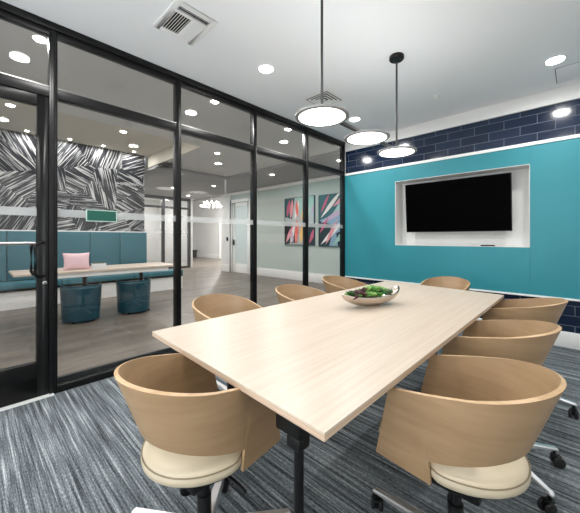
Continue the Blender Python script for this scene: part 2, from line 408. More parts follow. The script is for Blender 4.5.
downlight(-9.5, 8.6, 3.6, 'ceiling light beside the chandelier', 'foyer lights', 380, lounge_glow, 0.08)

# vents
def vent_slatted(x0, x1, y0, y1, z, name, label):
    o = thing(name, label, 'vent', ((x0+x1)/2, (y0+y1)/2, z))
    a, b = (x1-x0)/2, (y1-y0)/2; w = 0.045
    f = MB().box(-a, a, -b, -b+w, -0.012, 0).box(-a, a, b-w, b, -0.012, 0).box(-a, -a+w, -b+w, b-w, -0.012, 0).box(a-w, a, -b+w, b-w, -0.012, 0)
    f.build('frame', vent_white, o, bevel=0.003)
    MB().box(-a+0.02, a-0.02, -b+0.02, b-0.02, -0.003, -0.001).build('duct_shade_sheet', duct_shade, o)  # flat dark sheet in place of an opening, duct shade painted on
    MB().box(a-w-0.07, a-w-0.05, -b+w, b-w, -0.014, -0.003).build('divider', vent_white, o)
    n = 13; span = 2*(b-w)
    for i in range(n):
        y = -b+w+span*(i+0.5)/n
        M = Matrix.Translation((0, y, -0.008)) @ Matrix.Rotation(R(-48 if i > n/2 else 48), 4, 'X')
        MB().box(-a+w, a-w-0.07, -0.010, 0.010, -0.001, 0.001, M).build('slat', vent_white, o)
    for k in range(2):
        M = Matrix.Translation((a-w-0.035+0.022*k, 0, -0.008)) @ Matrix.Rotation(R(40), 4, 'Y')
        MB().box(-0.008, 0.008, -b+w, b-w, -0.001, 0.001, M).build('slat', vent_white, o)
    return o
vent_slatted(0.545, 0.94, 0.975, 1.308, H, 'ceiling_vent', 'large white slatted ceiling vent near the glass wall')
def vent_square(cx, cy, z, a, label, m):
    o = thing('ceiling_diffuser', label, 'vent', (cx, cy, z))
    w = 0.035
    f = MB()
    def ring(f, r0, r1, z0, z1):
        f.rings([[(-r0, -r0, z0), (r0, -r0, z0), (r0, r0, z0), (-r0, r0, z0)], [(-r1, -r1, z1), (r1, -r1, z1), (r1, r1, z1), (-r1, r1, z1)],
                 [(-r1, -r1, z1+0.002), (r1, -r1, z1+0.002), (r1, r1, z1+0.002), (-r1, r1, z1+0.002)],
                 [(-r0, -r0, z0+0.002), (r0, -r0, z0+0.002), (r0, r0, z0+0.002), (-r0, r0, z0+0.002)], [(-r0, -r0, z0), (r0, -r0, z0), (r0, r0, z0), (-r0, r0, z0)]], False, False)
    ring(f, a, a-w, -0.008, -0.008)
    f.build('frame', m, o)
    MB().box(-a+0.02, a-0.02, -a+0.02, a-0.02, -0.003, -0.001).build('duct_shade_sheet', duct_shade, o)  # dark sheet behind the louvers, painted as the shade inside the duct
    for r0 in (a-w-0.014, a-w-0.052, a-w-0.09):
        q = MB(); ring(q, r0, r0-0.024, -0.011, -0.005); q.build('louver_ring', m, o)
    MB().box(-0.016, 0.016, -0.016, 0.016, -0.012, -0.004).build('centre_plate', m, o)
    return o
vent_square(0.745, 2.905, H, 0.19, 'square white ceiling diffuser behind the pendant rod', vent_white)
vent_square(-3.75, 3.05, 2.79, 0.2, 'square ceiling diffuser beyond the patterned wall', mat('diffuser_grey', (150, 150, 150), 0.5))
o = thing('ceiling_sprinkler', 'small white sprinkler cover on the ceiling near the far wall', 'sprinkler', (1.748, 3.755, H))
MB().lathe([(0, 0), (0.044, 0), (0.044, -0.004), (0.0, -0.004)], 28).build('escutcheon', vent_white, o)
MB().lathe([(0.0, -0.004), (0.022, -0.004), (0.022, -0.016), (0.036, -0.018), (0.036, -0.024), (0, -0.024)], 28).build('cap', trim_white, o)
o = thing('ceiling_hatch', 'flush white access panel in the ceiling above the right end of the far wall', 'hatch', (3.0, 4.13, H))
MB().box(-0.215, 0.215, -0.185, 0.185, -0.004, 0).build('panel', ceil_paint, o, bevel=0.001)
q = MB()
for b_ in ((-0.222, 0.222, -0.192, -0.186), (-0.222, 0.222, 0.186, 0.192), (-0.222, -0.216, -0.186, 0.186), (0.216, 0.222, -0.186, 0.186)): q.box(b_[0], b_[1], b_[2], b_[3], -0.0015, 0)
q.build('gap', dark_metal, o)

# ------------------------------------------------------------------ pendant
o = thing('pendant_light', 'black linear pendant with three glowing white discs over the table', 'pendant lamp', (1.745, 2.115, 0))
ZD = 1.975
ys = (1.557-2.115, 2.13-2.115, 2.67-2.115)
MB().box(-0.011, 0.011, ys[0]-0.02, ys[2]+0.02, ZD+0.016, ZD+0.04).build('bar', dark_metal, o, bevel=0.002)
for yy in (ys[0], ys[2]):
    MB().tube([(0, yy, ZD+0.04), (0, yy, H-0.02)], 0.0085, 12).build('rod', dark_metal, o, smooth=60)
    MB().lathe([(0, H), (0.062, H), (0.064, H-0.004), (0.064, H-0.03), (0.058, H-0.036), (0, H-0.036)], 32, cy=yy).build('canopy', black_metal, o)
for yy in ys:
    rim = MB().lathe([(0.167, ZD), (0.171, ZD+0.001), (0.172, ZD+0.004), (0.172, ZD+0.012), (0.170, ZD+0.014), (0.155, ZD+0.014), (0.155, ZD+0.010), (0.05, ZD+0.010), (0.045, ZD+0.026), (0.02, ZD+0.027), (0.018, ZD+0.004), (0.164, ZD+0.004), (0.165, ZD+0.001)], 56, cy=yy).build('disc', rim_metal, o)
    tag(MB().lathe([(0, ZD+0.003), (0.166, ZD+0.003), (0.166, ZD+0.0005), (0.1, ZD-0.0015), (0, ZD-0.0015)], 56, cy=yy).build('diffuser', lamp_white, rim), 'glowing white diffuser')
    MB().lathe([(0.052, ZD+0.0105), (0.153, ZD+0.0105), (0.153, ZD+0.0135), (0.052, ZD+0.0135), (0.052, ZD+0.0105)], 56, cy=yy).build('added_uplight_ring', added_up_white, rim)  # added upward-glowing ring, hidden from below, brightens the ceiling

# ------------------------------------------------------------------ television and remote
tv = thing('television', 'black flat television mounted in the white niche', 'television', (1.715, YF+0.06, 1.64))
TM = Matrix.Rotation(R(4.5), 4, 'X')
MB().box(-0.648, 0.648, -0.018, 0.018, -0.354, 0.354, TM).build('casing', black_plastic, tv, bevel=0.004)
MB().box(-0.641, 0.641, -0.0195, -0.0175, -0.343, 0.347, TM).build('screen', screen_m, tv)
MB().box(-0.17, 0.17, 0.02, 0.05, -0.14, 0.14).box(-0.05, 0.05, 0.05, 0.17, -0.05, 0.05).box(-0.12, 0.12, 0.17, 0.179, -0.1, 0.1).build('wall_bracket', dark_metal, tv)
r_ = thing('remote_control', 'small black remote on the ledge of the niche below the television', 'remote', (2.115, YF+0.045, NZ0+e))
MB().box(-0.075, 0.075, -0.02, 0.02, 0.0, 0.016).build('body', black_plastic, r_, bevel=0.004)
q = MB()
for i in range(5):
    for j in range(2): q.box(-0.06+i*0.025, -0.048+i*0.025, -0.012+j*0.014, -0.002+j*0.014, 0.016, 0.018)
q.build('buttons', dark_metal, r_)

# ------------------------------------------------------------------ conference table
TX0, TX1, TY0, TY1, TZ = 1.402, 2.502, 0.60, 3.06, 0.735
t_ = thing('conference_table', 'long pale wood conference table on black legs', 'table', (1.952, 1.83, 0))
quad = [(1.402-1.952, 0.623-1.83), (2.500-1.952, 0.581-1.83), (2.505-1.952, 2.995-1.83), (1.44-1.952, 3.12-1.83)]
m_ = MB(); m_.prism(quad, TZ-0.006, TZ); m_.mi = 1
in_ = [(x*0.985, y*0.993) for x, y in quad]
m_.rings([[(x, y, TZ-0.006) for x, y in quad], [(x*0.999, y*0.999, TZ-0.022) for x, y in quad], [(x, y, TZ-0.03) for x, y in in_]])
m_.build('table_top', [table_wood, edge_wood], t_, smooth=20)
for sx, sy in ((0.35, -1.12), (-0.35, -1.12), (0.35, 1.08), (-0.35, 1.08)):
    l_ = MB().tube([(sx, sy, TZ-0.03), (sx*1.02, sy*1.005, 0.06)], 0.016, 14)
    l_.build('leg', black_metal, t_, smooth=60)
    MB().box(sx-0.075, sx+0.028, sy-0.03, sy+0.03, TZ-0.15, TZ-0.03).box(sx-0.03, sx+0.026, sy-0.026, sy+0.026, TZ-0.19, TZ-0.15).build('leg_bracket', black_plastic, t_, bevel=0.006)
    MB().lathe([(0, 0.0), (0.028, 0.0), (0.03, 0.012), (0.02, 0.05), (0.019, 0.065), (0, 0.065)], 18, cx=sx*1.02, cy=sy*1.005).build('foot', black_plastic, t_)
for sy in (-1.12, 1.08):
    MB().box(-0.385, 0.385, sy-0.02, sy+0.02, TZ-0.07, TZ-0.03).build('cross_rail', black_metal, t_, bevel=0.002)
MB().box(-0.03, 0.03, -1.12, 1.08, TZ-0.08, TZ-0.03).build('long_rail', black_metal, t_, bevel=0.002)

# ------------------------------------------------------------------ chairs
def make_chair():
    o = thing('tub_chair', 'tub chair', 'chair')
    # bent plywood shell: columns (top point, bottom point) along the plan path, outer surface
    cx, w, back = -0.07, 0.225, 0.225
    def ztop(x): return 0.770 - (x+0.295)/0.445*0.086
    def zbot(x): return 0.492 + (0.03-x)*0.27
    cols = []     # (top xyz, bottom xyz)
    def side(sg):
        out = []
        tb = [(0.020, 0.418), (0.210, 0.430)]
        N = 6
        for i in range(N+1):           # from front edge back to the notch
            f = i/N
            xt = 0.155*(1-f) + 0.035*f
            xb = tb[1][0]*(1-f) + tb[0][0]*f
            zb = tb[1][1]*(1-f) + tb[0][1]*f
            yw = 0.222 - 0.012*(1-f); yb = 0.200 - 0.006*(1-f)
            out.append(((xt, sg*yw, ztop(xt)), (xb, sg*yb, zb)))
        return out
    A = side(1)
    cols += A
    nb = 30
    arc = []
    for i in range(nb+1):
        ph = PI*i/nb
        # from left side (+y) round the back to the right side
        sx, sy = -math.sin(ph), math.cos(ph)
        k = 0.075
        xt = cx + w*sx; yt = w*sy
        xb = 0.0 + 0.218*sx; yb = 0.205*sy
        arc.append(((xt, yt, ztop(xt)), (xb, yb, zbot(xb))))
    # straight run between notch and arc at the top is folded into the first arc columns
    arc[0] = ((0.033, 0.223, ztop(0.033)), (0.024, 0.2045, zbot(0.024)))
    arc[-1] = ((0.033, -0.223, ztop(0.033)), (0.024, -0.2045, zbot(0.024)))
    ex = []
    for i, (tp, bt) in enumerate(arc):
        if i == 1: ex.append(((-0.02, 0.225, ztop(-0.02)), (0.012, 0.205, zbot(0.012))))
        if i == len(arc)-1: ex.append(((-0.02, -0.225, ztop(-0.02)), (0.012, -0.205, zbot(0.012))))
        ex.append((tp, bt))
    cols = A + ex + side(-1)[::-1]
    rows = 6; th = 0.013
    outer = []
    for tp, bt in cols:
        outer.append([Vector(bt).lerp(Vector(tp), j/rows) for j in range(rows+1)])
    # inner surface: offset along the local normal
    n = len(outer); inner = []
    for i in range(n):
        a, b = outer[max(i-1, 0)], outer[min(i+1, n-1)]
        colm = []
        for j in range(rows+1):
            tdir = (b[j]-a[j])
            if tdir.length < 1e-5: tdir = Vector((1, 0, 0))
            udir = outer[i][rows]-outer[i][0]
            nn = tdir.cross(udir); nn.normalize()
            c_ = Vector((0.0, 0, outer[i][j].z))-outer[i][j]
            if abs(outer[i][j].y) > 0.15 and outer[i][j].x > -0.05: c_ = Vector((0, -outer[i][j].y, 0))
            if nn.dot(c_) < 0: nn = -nn
            colm.append(outer[i][j]+nn*th)
        inner.append(colm)
    s = MB(); bm = s.bm
    vo_ = [[bm.verts.new(p) for p in c_] for c_ in outer]
    vi_ = [[bm.verts.new(p) for p in c_] for c_ in inner]
    for i in range(n-1):
        for j in range(rows):
            s.mi = 0
            s.face([vo_[i][j], vo_[i+1][j], vo_[i+1][j+1], vo_[i][j+1]])
            s.face([vi_[i][j+1], vi_[i+1][j+1], vi_[i+1][j], vi_[i][j]])
        s.mi = 1
        s.face([vo_[i][rows], vo_[i+1][rows], vi_[i+1][rows], vi_[i][rows]])
        s.face([vi_[i][0], vi_[i+1][0], vo_[i+1][0], vo_[i][0]])
    for i in (0, n-1):
        for j in range(rows): s.face([vo_[i][j], vo_[i][j+1], vi_[i][j+1], vi_[i][j]])
    s.build('wood_shell', [veneer, ply_edge], o, smooth=40)
    # seat cushion
    def plan(k):
        pts = []
        N = 64
        for i in range(N):
            a = 2*PI*i/N
            x, y = math.cos(a), math.sin(a)
            X = 0.262*x if x > 0 else 0.214*x
            hw = 0.205
            if x > -0.05:
                f = min(1, (x+0.05)/0.22); f = f*f*(3-2*f); hw = 0.205*(1-f)+0.180*f
                yy = math.copysign(abs(y)**(1-0.45*f), y)
            else: yy = y
            Y = hw*yy
            pts.append((X*k, Y*k))
        return pts
    prof = [(0.88, 0.431), (0.955, 0.433), (0.99, 0.440), (1.0, 0.452), (0.99, 0.460), (0.96, 0.472), (0.86, 0.480), (0.55, 0.484), (0.2, 0.485)]
    MB().rings([[(x, y, z) for x, y in plan(k)] for k, z in prof]).build('seat_cushion', leather, o, smooth=60)
    pl = plan(0.987); pts = [(x, y, 0.466) for x, y in pl]; pts += pts[:2]
    MB().tube(pts, 0.0021, 6).build('piping', piping_m, o, smooth=60)
    MB().prism(plan(0.82), 0.408, 0.432).build('seat_pan', black_plastic, o)
    MB().box(-0.09, 0.10, -0.075, 0.075, 0.33, 0.41).build('tilt_mechanism', black_plastic, o, bevel=0.008)
    MB().tube([(0.03, -0.07, 0.352), (0.03, -0.17, 0.350), (0.03, -0.20, 0.346)], 0.006, 8).build('lever', black_plastic, o, smooth=60)
    MB().lathe([(0, 0.13), (0.026, 0.13), (0.026, 0.25), (0.02, 0.252), (0.02, 0.33), (0, 0.33)], 20).build('gas_column', black_plastic, o)
    MB().lathe([(0, 0.075), (0.03, 0.075), (0.042, 0.088), (0.042, 0.128), (0.032, 0.142), (0, 0.142)], 24).build('hub', black_plastic, o)
    for k in range(5):
        M = Matrix.Rotation(2*PI*k/5, 4, 'Z')
        rs = []
        for q in range(7):
            f = q/6; x = 0.036+0.295*f; wv = 0.026*(1-f)+0.013*f; zt = 0.135-0.038*f; hb = 0.032*(1-f)+0.012*f
            sec = [(-wv, -hb), (wv, -hb), (wv, -0.006), (wv*0.7, 0.0), (-wv*0.7, 0.0), (-wv, -0.006)]
            rs.append([M @ Vector((x, yy, zt+zz)) for yy, zz in sec])
        rs.append([M @ Vector((0.340, yy*0.55, 0.088+zz*0.5)) for p_, (yy, zz) in zip([Vector()]*6, [(-0.013, -0.012), (0.013, -0.012), (0.013, -0.006), (0.009, 0.0), (-0.009, 0.0), (-0.013, -0.006)])])
        MB().rings(rs).build('leg', chrome, o, smooth=35)
        sw = random.uniform(0, 2*PI)
        P = M @ Vector((0.322, 0, 0)); S = Matrix.Translation(P) @ Matrix.Rotation(sw, 4, 'Z')
        c_ = MB().lathe([(0, 0.05), (0.008, 0.05), (0.008, 0.084), (0, 0.084)], 10, S)
        c_.lathe([(0.0, 0.060), (0.017, 0.060), (0.019, 0.053), (0.016, 0.045), (0, 0.045)], 14, S)
        c_.box(-0.028, 0.012, -0.007, 0.007, 0.022, 0.052, S)
        cas = c_.build('caster', black_plastic, o)
        for sy in (-1, 1):
            Wm = S @ Matrix.Translation((-0.014, sy*0.0165, 0.0285)) @ Matrix.Rotation(R(90), 4, 'X')
            MB().lathe([(0, -0.0085), (0.020, -0.0085), (0.0265, -0.006), (0.0285, 0), (0.0265, 0.006), (0.020, 0.0085), (0, 0.0085)], 22, Wm).build('wheel', rubber, cas)
    return o
chair0 = make_chair()
G = 'tub chairs around the conference table'
chairs = [(1.928, 0.600, 92, 'tub chair at the near end of the table, its back to the door', ),
          (2.62, 1.20, 180, 'tub chair on the window-free side, the one beside the table corner nearest the viewer'),
          (2.59, 1.93, 180, 'middle tub chair of the three opposite the glass wall'),
          (2.60, 2.80, 180, 'tub chair opposite the glass wall, the one next to the teal wall'),
          (1.93, 3.38, 270, 'tub chair at the far end of the table, in front of the teal wall'),
          (1.20, 1.24, 0, 'tub chair on the glass side, nearest the pale table corner and the door'),
          (1.265, 1.98, 0, 'middle tub chair of the three on the glass side'),
          (1.16, 2.78, 0, 'tub chair on the glass side, the one nearest the teal wall')]
labels = ['wood-backed tub chair with cream seat at the near table end, closest to the door',
          'wood-backed tub chair with cream seat opposite the glass wall, closest to the viewer',
          'wood-backed tub chair in the middle of the row opposite the glass wall',
          'wood-backed tub chair opposite the glass wall, closest to the teal panel',
          'wood-backed tub chair alone at the far table end under the television',
          'wood-backed tub chair by the glass wall, closest to the pink cushion and the door',
          'wood-backed tub chair in the middle of the row by the glass wall',
          'wood-backed tub chair by the glass wall, half behind the silver bowl']
for i, (x, y, a_, _) in enumerate([(c + ('',))[:4] for c in chairs]):
    ch = chair0 if i == 0 else copy_tree(chair0)
    ch.location = (x, y, 0); ch.rotation_euler = (0, 0, R(a_))
    tag(ch, labels[i], 'chair', G)
    for part in ch.children:       # the star base swivels under the seat
        if part.name.split('.')[0] in ('leg', 'caster'): part.rotation_euler.z = R((-31, -5, 0, 32, 10, 25, -12, 40)[i])

# ------------------------------------------------------------------ bowl with succulents
bx, by, bang = 1.915, 1.90, R(72)
silver = mat('hammered_silver', (200, 188, 176), 0.22, 1.0); g = NT(silver)
g.bump(g.noise(g.coords((1, 1, 1)), 55, 1), 0.35, 0.004)
o = thing('decorative_bowl', 'silver boat-shaped bowl of greenery on the conference table', 'bowl', (bx, by, TZ), bang)
def boat(sc_, lift):
    rings = []
    for k in range(9):
        f = k/8; r = 0.34 + 0.66*math.sin(f*PI/2)
        z = 0.008+0.062*f**1.4
        ring = []
        for i in range(48):
            a = 2*PI*i/48; cxx = math.cos(a)
            x = 0.258*r*cxx*sc_; y = 0.085*r*math.copysign(abs(math.sin(a))**1.15, math.sin(a))*sc_
            ring.append((x, y, z + lift + 0.036*f*abs(cxx)**3*(1+0.25*cxx)))
        rings.append(ring)
    return rings
b = boat(1.0, 0); bi = boat(0.97, 0.004)
MB().rings(b + bi[::-1]).build('bowl_body', silver, o, smooth=50)
q = MB().prism([(0.07*math.cos(2*PI*i/24), 0.03*math.sin(2*PI*i/24)) for i in range(24)], 0, 0.007); q.build('foot', silver, o)
greens = [mat('leaf_bright_green', (84, 140, 58), 0.45), mat('leaf_deep_green', (40, 84, 36), 0.45), mat('leaf_burgundy', (72, 36, 40), 0.5), mat('leaf_pale_green', (128, 166, 88), 0.45)]
glab = ['bright green succulent heaped in the silver bowl', 'deep green succulent heaped in the silver bowl', 'dark burgundy succulent heaped in the silver bowl', 'pale green succulent heaped in the silver bowl']
def rosette(m, rad, layers, width):
    q = MB()
    for L in range(layers):
        k = 8 - L; el = R(18 + 62*L/max(1, layers-1)); ln = rad*(1-0.16*L)
        for i in range(k):
            az = 2*PI*(i+0.5*L)/k
            M = Matrix.Rotation(az, 4, 'Z') @ Matrix.Rotation(-el, 4, 'Y')
            wv = rad*width; th = rad*0.14
            secs = [(0.0, 0.4), (0.35, 0.9), (0.7, 1.0), (0.92, 0.5), (1.0, 0.05)]
            rr = []
            for f, wf in secs:
                x = ln*f; zc = 0.12*ln*f*f
                rr.append([M @ Vector((x, wv*wf*math.cos(2*PI*t2/6), zc+th*wf*math.sin(2*PI*t2/6))) for t2 in range(6)])
            q.rings(rr)
    return q
protos = []
for k, (lay, wd) in enumerate(((4, 0.26), (4, 0.2), (3, 0.24), (4, 0.3))):
    protos.append(rosette(greens[k], 0.034, lay, wd).build('succulent', greens[k], None, smooth=60))
cb_, sb_ = math.cos(bang), math.sin(bang)
spots = []
for i in range(33):
    u_ = -0.175 + 0.30*(i % 11)/10 + random.uniform(-0.01, 0.01); w_ = (-0.042, 0.0, 0.042)[i//11] + random.uniform(-0.006, 0.006)
    z_ = 0.070 + 0.034*max(0, 1-(w_/0.05)**2)*max(0.2, 1-((u_+0.015)/0.18)**2) + random.uniform(0, 0.006)
    spots.append((u_, w_, z_, random.choice([0, 0, 1, 1, 3, 3, 2]) if u_ > -0.09 else random.choice([2, 2, 1, 0])))
used = set()
for u_, w_, z_, k in spots:
    s_ = protos[k] if k not in used else protos[k].copy()
    if k in used: COL.objects.link(s_)
    used.add(k)
    s_.location = (bx+u_*cb_-w_*sb_, by+u_*sb_+w_*cb_, TZ+z_)
    s_.rotation_euler = (random.uniform(-0.5, 0.5), random.uniform(-0.5, 0.5), random.uniform(0, 6.28))
    sz = random.uniform(0.85, 1.3); s_.scale = (sz, sz, sz)
    tag(s_, glab[k], 'succulent', 'succulents in the silver bowl')
for k in range(4):
    if k not in used: bpy.data.objects.remove(protos[k])

# ------------------------------------------------------------------ lounge beyond the glass
struct('wall_lounge', MB().box(-4.55, -4.4, -3, 2.80, 0, 3.12), mural, 'wall covered in a black and white brushstroke pattern', 'wall')
struct('wall_lounge_return', MB().box(-8.5, -4.55, 2.62, 2.80, 0, 3.12), white_paint, 'white return wall behind the patterned wall', 'wall')
struct('wall_lounge_end', MB().box(-4.6, 0, -3.12, -3, 0, 3.3), white_paint, 'white end wall of the lounge', 'wall')
struct('wall_corridor', MB().box(-0.05, 0.0, -3, YB-W, 0, H), white_paint, 'white corridor wall beside the meeting room', 'wall')
struct('wall_side', MB().box(-0.02, 0.0, YF, 4.79, 0, H), white_paint, 'white wall end at the teal wall corner', 'wall')
struct('wall_cross', MB().box(0.0, 0.6, 4.92, 6.4, 0, H), green_paint, 'pale wall closing the corridor', 'wall')
# pale green wall with door and paintings
YG = 6.4
DX0, DX1, DZ = -5.96, -5.0, 2.44
q = MB().box(-6.0, DX0, YG, YG+0.15, 0, 3.6).box(DX1, 0.6, YG, YG+0.15, 0, 3.6).box(DX0, DX1, YG, YG+0.15, DZ, 3.6)
struct('wall_green', q, green_paint, 'pale green wall with two paintings', 'wall')
struct('wall_pier', MB().box(-6.55, -6.0, YG-0.03, YG+0.3, 0, 3.6), white_paint, 'white pier between the far white door and the foyer', 'wall')
struct('trim_4', MB().box(-6.55, 0.0, YG-0.06, YG, 2.70, 2.79).box(-6.55, 0.0, YG-0.09, YG, 2.755, 2.79), trim_white, 'white crown moulding on the pale green wall', 'trim', bevel=0.004)
struct('baseboard_green', MB().box(DX1+0.12, 0.0, YG-0.02, YG, 0, 0.24), trim_white, 'tall white baseboard of the pale green wall', 'baseboard', bevel=0.004)
struct('baseboard_pier', MB().box(-6.57, -6.08, YG-0.05, YG-0.03, 0, 0.24), trim_white, 'white baseboard of the pier', 'baseboard')
d = thing('door_2', 'white door with a glass light in the pale green wall', 'door', (0, 0, 0), kind='structure')
q = MB().box(DX0-0.10, DX0, YG-0.03, YG, 0, DZ+0.1).box(DX1, DX1+0.10, YG-0.03, YG, 0, DZ+0.1).box(DX0, DX1, YG-0.03, YG, DZ, DZ+0.1)
q.build('casing', trim_white, d, bevel=0.004)
q = MB().box(DX0, DX0+0.14, YG+0.03, YG+0.07, 0, DZ).box(DX1-0.14, DX1, YG+0.03, YG+0.07, 0, DZ).box(DX0+0.14, DX1-0.14, YG+0.03, YG+0.07, 0, 0.3).box(DX0+0.14, DX1-0.14, YG+0.03, YG+0.07, DZ-0.14, DZ)
q.build('leaf', trim_white, d, bevel=0.003)
MB().box(DX0+0.14, DX1-0.14, YG+0.045, YG+0.055, 0.3, DZ-0.14).build('door_pane', mat('frosted_door_glass', (214, 226, 226), 0.25), d)
tag(MB().tube([(DX0+0.07, YG+0.03, 1.02), (DX0+0.07, YG-0.03, 1.02), (DX0+0.2, YG-0.03, 1.02)], 0.014, 8).box(DX0+0.03, DX0+0.11, YG+0.015, YG+0.03, 0.95, 1.14).build('lever_handle', black_metal, d), 'black lever handle')
o = thing('wall_switch', 'small black keypad on the white pier beside the far white door', 'switch', (-6.2, YG-0.03, 1.1))
MB().box(-0.05, 0.05, -0.02, 0, 0, 0.13).build('plate', black_plastic, o, bevel=0.004)
MB().box(-0.03, 0.03, -0.024, -0.02, 0.03, 0.1).build('keys', dark_metal, o)

# paintings (generic abstract leaf and brush shapes)
def painting(x0, x1, z0, z1, label, ground, shapes):
    cx, cz = (x0+x1)/2, (z0+z1)/2
    o = thing('painting', label, 'painting', (cx, YG, cz))
    a, b_ = (x1-x0)/2, (z1-z0)/2
    q = MB().box(-a, a, -0.035, 0, -b_, b_); q.build('canvas', ground, o, bevel=0.003)
    q = MB(); w = 0.012
    q.box(-a-w, a+w, -0.045, 0, b_, b_+w).box(-a-w, a+w, -0.045, 0, -b_-w, -b_).box(-a-w, -a, -0.045, 0, -b_, b_).box(a, a+w, -0.045, 0, -b_, b_)
    q.build('frame', dark_metal, o)
    paints = MB(); ms = []
    for k, (m, pts) in enumerate(shapes):
        if m not in ms: ms.append(m)
        paints.mi = ms.index(m)
        y = -0.0352-0.0006*(k+1)
        pp = [(max(-0.995, min(0.995, u))*a, max(-0.995, min(0.995, w_))*b_) for u, w_ in pts]
        f_ = [paints.bm.verts.new((x, y, z)) for x, z in pp]; paints.face(f_)
    paints.build('painted_shapes', ms, o)
    return o
def leafshape(x, z, ang, ln, wd):
    out = []
    for i in range(14):
        t_ = i/13; out.append((t_, math.sin(PI*t_)))
    pts = [(ln*t2, wd*s2) for t2, s2 in out] + [(ln*t2, -wd*s2) for t2, s2 in reversed(out[1:-1])]
    return [(x+px*math.cos(ang)-pz*math.sin(ang), z+px*math.sin(ang)+pz*math.cos(ang)) for px, pz in pts]
pm = {k: mat('paint_'+k, c, 0.6) for k, c in dict(white=(232, 230, 226), pink=(226, 150, 160), coral=(232, 120, 110), yellow=(236, 190, 110), teal=(46, 92, 98), black=(24, 32, 36), blue=(140, 170, 196), lilac=(190, 170, 196), rose=(196, 90, 120), mint=(160, 200, 190), grey=(180, 186, 188)).items()}
S = [(pm['teal'], [(-1, 1), (-0.3, 1), (-0.5, 0.1), (-1, 0.2)]), (pm['mint'], [(-0.3, 1), (1, 1), (1, 0.2), (0.1, 0.3)]), (pm['black'], [(-1, 0.0), (-0.5, -0.1), (-0.1, -0.9), (-1, -1)]),
     (pm['black'], [(1, -0.1), (0.4, -0.3), (0.5, -1), (1, -1)])]
for x, z, an, l_, w_, c in ((-0.85, 0.2, 75, 0.8, 0.10, 'rose'), (-0.6, 0.1, 80, 0.9, 0.11, 'pink'), (-0.3, 0.05, 70, 0.9, 0.12, 'white'), (-0.1, 0.15, 95, 0.75, 0.1, 'coral'),
                            (0.15, 0.0, 62, 1.0, 0.13, 'yellow'), (0.4, 0.1, 88, 0.8, 0.09, 'blue'), (0.65, 0.15, 100, 0.8, 0.1, 'white'), (0.8, 0.2, 60, 0.6, 0.1, 'lilac'),
                            (-0.9, -0.9, 55, 0.9, 0.11, 'pink'), (-0.6, -1.0, 70, 0.9, 0.1, 'white'), (-0.2, -1.0, 85, 1.1, 0.13, 'coral'), (0.1, -0.95, 75, 1.0, 0.14, 'yellow'),
                            (0.45, -1.0, 100, 0.9, 0.1, 'white'), (0.7, -0.95, 60, 0.8, 0.1, 'rose'), (-0.4, -0.95, 100, 0.6, 0.08, 'lilac')):
    S.append((pm[c], leafshape(x, z, R(an), l_, w_)))
painting(-3.29, -2.20, 1.01, 2.34, 'abstract painting of pink, coral and yellow strokes on the pale green wall', pm['grey'], S)
S = [(pm['teal'], [(-1, 1), (0.4, 1), (-0.2, 0.2), (-1, 0.0)]), (pm['black'], [(-1, 0), (-0.1, -0.2), (-0.4, -1), (-1, -1)]), (pm['black'], [(0.0, -0.5), (1, -0.2), (1, -1), (0.1, -1)])]
for x, z, an, l_, w_, c in ((-0.9, 0.1, 40, 1.6, 0.09, 'white'), (-0.9, 0.3, 55, 0.9, 0.07, 'rose'), (-0.4, 0.05, 35, 1.5, 0.1, 'mint'), (-0.2, 0.5, 30, 1.2, 0.08, 'pink'), (-0.9, -0.1, 20, 1.8, 0.1, 'lilac'),
                            (-0.9, -0.95, 35, 1.7, 0.1, 'white'), (-0.6, -0.95, 55, 1.2, 0.09, 'pink'), (-0.2, -1.0, 40, 1.3, 0.1, 'mint'), (0.2, -0.95, 60, 0.8, 0.08, 'rose'), (0.5, 0.2, 70, 0.8, 0.09, 'grey'), (-0.95, -0.5, 50, 0.8, 0.07, 'rose')):
    S.append((pm[c], leafshape(x, z, R(an), l_, w_)))
painting(-2.03, -0.94, 0.99, 2.32, 'abstract painting of sweeping white and pink leaves, beside the black post', pm['blue'], S)

# far glazed partition, office, foyer
XP = -8.5
w_ = thing('window_6', 'far black framed office partition', 'window', kind='structure')
for y in (2.95, 4.0, 5.05, 6.11):
    MB().box(XP-0.05, XP+0.05, y-0.05, y+0.05, 0, 2.79).build('mullion', dark_metal, w_)
MB().box(XP-0.04, XP+0.04, 2.95, 6.11, 2.68, 2.79).box(XP-0.04, XP+0.04, 2.95, 6.11, 2.34, 2.42).box(XP-0.04, XP+0.04, 2.95, 6.11, 0, 0.08).build('rail', dark_metal, w_)
MB().box(XP-0.006, XP+0.006, 2.95, 6.11, 0.08, 2.68).build('pane', glass, w_)
MB().box(XP+0.006, XP+0.008, 2.95, 6.11, 1.35, 1.50).build('frosted_band', frost, w_)
struct('wall_office', MB().box(-11.6, -11.45, 2.5, 6.3, 0, 3.0), white_paint, 'white back wall of the far office', 'wall')
struct('wall_office_side', MB().box(-11.6, XP-0.05, 6.17, 6.3, 0, 3.3).box(-11.6, XP, 2.5, 2.62, 0, 3.0), white_paint, 'white side walls of the far office', 'wall')
o = thing('office_desk', 'pale desk inside the far office', 'desk', (-10.4, 4.2, 0))
MB().box(-0.4, 0.4, -0.8, 0.8, 0.70, 0.73).build('desk_top', trim_white, o)
for sx in (-0.36, 0.36):
    for sy in (-0.75, 0.75): MB().box(sx-0.02, sx+0.02, sy-0.02, sy+0.02, 0, 0.70).build('leg', steel, o)
o = thing('computer_monitor', 'grey monitor on the desk in the far office', 'monitor', (-10.3, 4.65, 0.73))
MB().box(-0.02, 0.02, -0.27, 0.27, 0.1, 0.42).build('screen', dark_metal, o, bevel=0.004)
